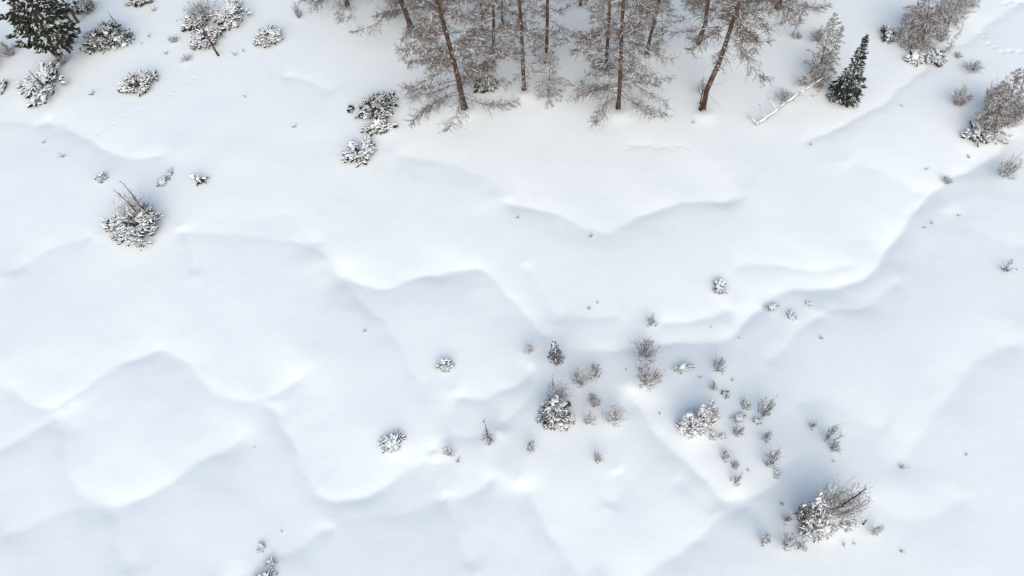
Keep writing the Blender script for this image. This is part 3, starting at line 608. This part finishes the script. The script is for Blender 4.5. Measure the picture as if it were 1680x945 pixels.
# ---- twig bushes
for i, (bb, l, tw, sn) in enumerate([
 ((300,-8,372,46), 'dense brown twig bush against the rounded snowy pine', 'twig', .25),
 ((293,88,318,105), 'small twig bush near the foot of the slanting dead pole', 'twig', .5),
 ((276,54,297,77), 'wispy twig bush on the open slope left of the slanting dead pole', 'twig', .4),
 ((90,80,122,114), 'brown twig bush at the trunk foot of the tall green pine', 'red_twig', .3),
 ((70,0,128,40), 'frosty grey brush behind the tall green pine', 'twig', .5),
 ((190,312,258,368), 'frosty brush growing out of the largest dwarf pine', 'twig', .62),
 ((933,602,975,644), 'frosted twig bush uphill of the lone snowy spruce', 'twig', .5),
 ((958,602,993,626), 'spiky grey twig bush right behind the frosted one', 'twig', .35),
 ((956,645,988,674), 'reddish twig bush right of the lone snowy spruce', 'red_twig', .35),
 ((952,674,978,702), 'sparse twig bush below the reddish one', 'twig', .4),
 ((985,664,1029,701), 'pale frosted bush at the top of the diagonal bank', 'twig', .55),
 ((1032,553,1082,597), 'brown upper bush of the pair beside the drift edge', 'red_twig', .35),
 ((1028,598,1088,641), 'brown lower bush of the pair beside the drift edge', 'red_twig', .4),
 ((1160,584,1194,612), 'brown twig bush uphill of the tiny pointed spruce', 'red_twig', .35),
 ((1195,694,1220,718), 'compact brown bush right of the round pine tuft', 'red_twig', .3),
 ((1232,652,1268,690), 'grey bush with a long stick slanting out of it', 'twig', .35),
 ((1246,706,1264,727), 'small dark twig bush above the tall grey bush', 'twig', .3),
 ((1246,732,1280,777), 'tall grey twig bush on the lower bank', 'twig', .4),
 ((1178,740,1198,758), 'small reddish bush in the hollow of the lower bank', 'red_twig', .4),
 ((1195,755,1211,772), 'dark little bush below the small reddish one', 'twig', .25),
 ((1197,777,1216,800), 'lowest brown bush at the point of the diagonal bank', 'red_twig', .3),
 ((1344,698,1374,731), 'grey twig bush alone on the slope above the lower right thicket', 'twig', .4),
 ((1355,724,1376,743), 'small twig bush touching the grey one on the slope', 'twig', .35),
 ((1325,690,1338,706), 'dark twig tuft uphill of the grey bush on the slope', 'twig', .3),
 ((1314,790,1386,858), 'frosty grey brush filling the lower right thicket', 'twig', .5),
 ((1350,792,1412,862), 'frosty brush around the leaning dead larch', 'twig', .55),
 ((1280,838,1298,862), 'rounded reddish bush left of the lower right thicket', 'red_twig', .3),
 ((1240,872,1264,898), 'grey bush farthest left below the lower right thicket', 'twig', .45),
 ((1272,876,1304,906), 'forked grey bush below the lower right thicket', 'twig', .4),
 ((1300,886,1320,903), 'small low bush just right of the forked grey bush', 'twig', .35),
 ((1424,860,1442,880), 'small twig bush right of the lower right thicket', 'twig', .45),
 ((727,730,752,754), 'brown bush left of the bush with a tall thin shoot', 'red_twig', .45),
 ((790,700,820,735), 'bush with a tall thin dead shoot on the middle bank', 'red_twig', .4),
 ((860,722,881,744), 'little brown bush below the lone snowy spruce', 'red_twig', .4),
 ((970,740,989,764), 'little brown bush alone on the lower middle drift', 'red_twig', .35),
 ((1058,512,1078,541), 'dark upright bush on the ledge of the middle drift', 'twig', .35),
 ((858,560,880,586), 'pale faded bush left of the small dusky spruce', 'red_twig', .6),
 ((1628,254,1668,303), 'tall loose twig bush below the far right clump', 'twig', .35),
 ((1539,288,1562,306), 'small bush on the crest of the long curved bank', 'twig', .4),
 ((1548,140,1590,184), 'leafless bush standing between the corner thicket and the far right clump', 'red_twig', .35),
 ((1576,98,1612,124), 'scattered low twigs below the corner thicket', 'twig', .4),
 ((1322,40,1362,80), 'dark bush behind the two young larches', 'twig', .3),
 ((1296,52,1318,68), 'low bush at the foot of the lone young larch', 'twig', .35),
 ((1322,112,1366,158), 'brown brush at the feet of the two young larches', 'red_twig', .3),
 ((1264,146,1306,172), 'grey brush along the upper side of the fallen trunk', 'twig', .4),
 ((1302,116,1336,150), 'frosty brush left of the two young larches', 'twig', .5),
 ((1562,84,1578,98), 'tiny bush right of the wispy young larch', 'twig', .3),
 ((1140,118,1168,168), 'grey brush behind the foot of the leaning larch', 'twig', .4),
 ((1478,2,1526,72), 'frosty grey brush filling the west half of the corner thicket', 'twig', .35),
 ((1512,-10,1560,60), 'frosty grey brush filling the middle of the corner thicket', 'twig', .3),
 ((1548,-20,1604,38), 'frosty brush filling the east end of the corner thicket', 'twig', .35),
 ((1476,50,1528,92), 'brown low brush along the front of the corner thicket', 'twig', .25),
 ((1528,40,1556,78), 'dark brush under the young larch with snowy twigs', 'red_twig', .25),
 ((1600,120,1650,200), 'tall frosty brush at the back of the far right clump', 'twig', .4),
 ((1630,150,1684,226), 'dark dense brush at the outer edge of the far right clump', 'twig', .25),
 ((1590,170,1640,232), 'brown brush above the pine at the foot of the far right clump', 'red_twig', .35),
 ((0,60,36,104), 'dark brush at the frame edge below the green pine', 'red_twig', .2),
 ((128,-6,170,30), 'grey brush beside the pair of larch poles', 'twig', .3),
 ((104,44,134,84), 'brown brush between the green pine and the wide corner dwarf pine', 'red_twig', .3),
 ((480,-6,500,45), 'thin dark bush under the outermost western larch', 'twig', .3),
 ((1606,150,1650,210), 'dense brush inside the far right clump', 'twig', .35)]):
    tb(bb, l, tw, sn, i)
# ---- sprigs
for i, (x, y, w, l) in enumerate([
 (1478,762,20,'sparse twigs alone on the right drift'), (1650,432,34,'wide scraggly twigs alone near the right edge'),
 (254,15,12,'upright sprig on the open snow between the corner shrubs and the brown bush'),
 (245,57,12,'low sprig right of the wide corner dwarf pine'), (233,70,7,'tiny sprig below the low one right of the corner dwarf pine'),
 (274,85,11,'pinkish sprig left of the small bush by the slanting pole'), (151,151,14,'flat sprig between the ringed pine and the broad one'),
 (387,86,15,'sprig right of the foot of the slanting pole'), (400,82,8,'tiny sprig beside the one right of the slanting pole'),
 (402,157,8,'faint sprig on bare snow below the cushion pine'), (483,205,11,'lone sprig left of the white star-shaped pine'),
 (104,253,16,'scraggly sprig on the shaded left slope'), (72,232,10,'faint sprig uphill of the scraggly one'),
 (849,355,9,'lone sprig under the left end of the V-shaped bank'), (970,386,10,'lone sprig under the point of the V-shaped bank'),
 (966,503,12,'darker of two sprigs on the middle drift'), (980,494,8,'paler of two sprigs on the middle drift'),
 (752,752,13,'sprig trailing right of the brown bush'), (599,542,8,'faint sprig on the smooth left drift'),
 (418,732,6,'single tiny sprig on the lower left snow'), (1212,553,6,'dark sprig at the corner where two banks meet'),
 (1082,677,8,'sprig beside the diagonal bank'), (1148,616,8,'pale sprig under the row of pine tufts'),
 (1201,621,10,'flat twig lying below the brown twig bush'), (1367,755,8,'tiny sprig below the touching twig bushes'),
 (1281,823,12,'sprig in the shaded hollow left of the lower right thicket'), (1385,892,9,'first of two pale sprigs below the thicket'),
 (1400,889,9,'second of two pale sprigs below the thicket, farther from it'), (1478,902,12,'faint sprig low on the right drift'),
 (1588,255,11,'dark sprig under the far right clump'), (1519,275,9,'faint sprig left of the bush on the crest'),
 (1528,364,11,'darker sprig in the shade of the long curved bank'), (1516,372,8,'smaller sprig below the darker one in the bank shade'),
 (1330,235,9,'lone sprig near the shallow groove below the spruce'), (1480,172,7,'tiny sprig beyond the shallow groove'),
 (1347,552,12,'pale sprig on the right drift below the curved bank'), (463,870,7,'faint sprig uphill of the bottom-edge dwarf pines'),
 (1573,352,8,'pale sprig right of the bank crest'), (1226,770,7,'tiny sprig right of the dark little bush'), (1137,199,10,'dark snag tip below the leaning larch'),
 (1027,605,7,'tiny sprig between the pair of brown bushes'), (1190,478,7,'tiny sprig beside the white oval dwarf pine'),
 (1585,745,7,'tiny sprig far out on the right drift'), (1166,535,5,'speck of a sprig on the long straight bank')]):
    sprig(x, y, w * 1.15, l, i)
# ---- dead stems
deadpole((359,91), (316,22), 'dead larch pole slanting up alone from bare snow', .22, 16, 1)
deadpole((238,361), (183,307), 'dead stem with stubs, the left of two in the largest dwarf pine', .13, 18, 2)
deadpole((245,354), (195,294), 'dead stem, smoother and right of two in the largest dwarf pine', .13, 14, 3)
deadpole((230,142), (208,115), 'dead spike rising from the ring-shaped dwarf pine', .14, 18, 4)
deadpole((78,148), (44,112), 'dead brown spike rising from the broad dwarf pine', .16, 26, 5)
deadpole((192,40), (174,16), 'dead thin spike beside the wide corner dwarf pine', .12, 12, 6)
deadpole((1362,842), (1424,800), 'dead larch leaning far over in the lower right thicket', .16, 34, 7)
deadpole((803,722), (792,686), 'tall thin dead shoot in the middle bank bush', .07, 9, 8)
deadpole((1252,682), (1275,660), 'stick slanting out of the grey bush', .07, 5, 9)
deadpole((1416,860), (1424,851), 'short dark stick right of the lower right thicket', .12, 3, 10)
deadpole((1148,170), (1156,140), 'short dark snag at the foot of the leaning larch', .14, 4, 11)
deadpole((908,640), (906,612), 'bare spike rising behind the lone snowy spruce top', .05, 8, 12)
# ---- fallen birch and stump
def fallen():
    rng = np.random.default_rng(5); mb, sb, sn = MB(), MB(), MB()
    px = [(1240,206),(1262,190),(1288,169),(1312,153),(1334,139),(1352,126)]
    P = []
    for k, p in enumerate(px):
        q = flat(*p, z=.45 + .22 * k); P.append(q)
    P[0] = ground(*px[0]) + np.array([0, 0, .12]); P = np.array(P); o = P[0].copy(); P -= o
    rd = np.array([.125, .115, .10, .085, .06, .03]); tube(mb, P, rd, 'birch', 9)
    Q = np.stack([np.interp(np.linspace(0, 1, 26), np.linspace(0, 1, 6), P[:, k]) for k in range(3)], 1); Q += rng.normal(0, .012, Q.shape); qr = np.interp(np.linspace(0, 1, 26), np.linspace(0, 1, 6), rd); tube(sn, Q + (qr * .5)[:, None] * [0, 0, 1], qr * rng.uniform(.55, .95, 26), 'snow', 8)
    parts = [('trunk', mb.mesh('trunk')), ('snow_load', sn.mesh('snow_load'))]
    for a, b, r in [((1256,194),(1245,170),.035),((1273,182),(1258,158),.04),((1306,156),(1331,158),.03),((1241,205),(1227,190),.06)]:
        A = np.array([np.interp(a[0], [q[0] for q in px], P[:, k]) for k in range(3)]); B = flat(*b, z=o[2] + A[2] + .55 if r < .055 else .35) - o
        m = MB(); C = (A + B) / 2 + [0, 0, .1]; tube(m, [A, C, B], [r, r * .8, r * .35], 'birch', 6); tube(m, [A + [0, 0, .03], C + [0, 0, .03], B + [0, 0, .03]], [r * .8, r * .65, r * .25], 'snow', 5)
        sprays(m, np.array([C]), np.array([B]), 5, .5, rng, -.1, .012, .5, 'twig', 2); parts.append(('limb', m.mesh('limb')))
    put('fallen_tree', parts, o, 'white fallen trunk lying across the snow with broken side limbs', 'fallen tree')
later(fallen)
def stump():
    b = ground(331, 299); rng = np.random.default_rng(9); mb, sn, ro = MB(), MB(), MB()
    t = np.linspace(0, 1, 7); P = np.stack([-.05 + .55 * t * 0 - .35 * t, .25 * t, -.1 + .75 * t], 1); tube(mb, P, .24 * (1 - .25 * t) * (1 + .1 * np.sin(t * 9)), 'larch_bark', 10)
    for a, l, zz in [(.3, .75, .22), (2.5, .7, .5), (4.2, .6, .15), (5.6, .8, .3)]:
        e = np.array([math.cos(a) * l, math.sin(a) * l, zz]); tube(ro, [np.array([0, 0, .15]), e * [.6, .6, 1] + [0, 0, .08], e], [.13, .09, .03], 'larch_bark', 7)
    pads(mb, np.array([[-.42, .25, .58], [-.2, .12, .42], [.35, .1, .32], [-.42, .42, .52], [-.1, -.05, .2]]), np.array([.30, .22, .14, .14, .22]), np.array([.16, .14, .08, .1, .12]), 'snow', rng)
    put('stump', [('trunk', mb.mesh('trunk')), ('roots', ro.mesh('roots'))], b, 'dark upturned stump capped with snow on the left slope', 'stump', None, Matrix.Identity(3), (.95, .95, 1.0))
later(stump)

# ------------------------------------------------------------------ the ground sheet (fine where the photo looks, coarse to the horizon)
def axis(lo, hi, step, far):
    c = np.arange(lo, hi, step); g = []; d = step; x = hi
    while x < far: g.append(x); d *= 1.18; x += d
    l = []; d = step; x = lo - step
    while x > -far: l.append(x); d *= 1.18; x -= d
    return np.array(l[::-1] + list(c) + g)
cs = np.array([flat(px, py)[:2] for px in (0, 1680) for py in (0, 945)])
gx = axis(cs[:, 0].min() - 4, cs[:, 0].max() + 4, .14, 3000); gy = axis(cs[:, 1].min() - 3, cs[:, 1].max() + 6, .14, 3000)
X, Y = np.meshgrid(gx, gy); Z = height(X.ravel(), Y.ravel())
me = bpy.data.meshes.new('snow_ground'); n, m = len(gx), len(gy)
V = np.stack([X.ravel(), Y.ravel(), Z], 1).astype(np.float32); me.vertices.add(len(V)); me.vertices.foreach_set('co', V.ravel())
i = (np.arange(m - 1)[:, None] * n + np.arange(n - 1)[None]).ravel(); F = np.stack([i, i + 1, i + n + 1, i + n], 1).astype(np.int32)
me.loops.add(F.size); me.loops.foreach_set('vertex_index', F.ravel()); me.polygons.add(len(F)); me.polygons.foreach_set('loop_start', np.arange(0, F.size, 4, dtype=np.int32))
me.polygons.foreach_set('loop_total', np.full(len(F), 4, np.int32)); me.polygons.foreach_set('use_smooth', np.full(len(F), True)); me.update(calc_edges=True)
me.materials.append(MAT['ground']); go_ = bpy.data.objects.new('ground', me); COL.objects.link(go_); go_['kind'] = 'structure'; go_['label'] = 'smooth drifted snow field with soft banks'
for fn, a in PENDING: fn(*a)
dup = {k: v for k, v in USED_LABELS.items() if len(v) > 1}
if dup: print('SHARED LABELS', dup)
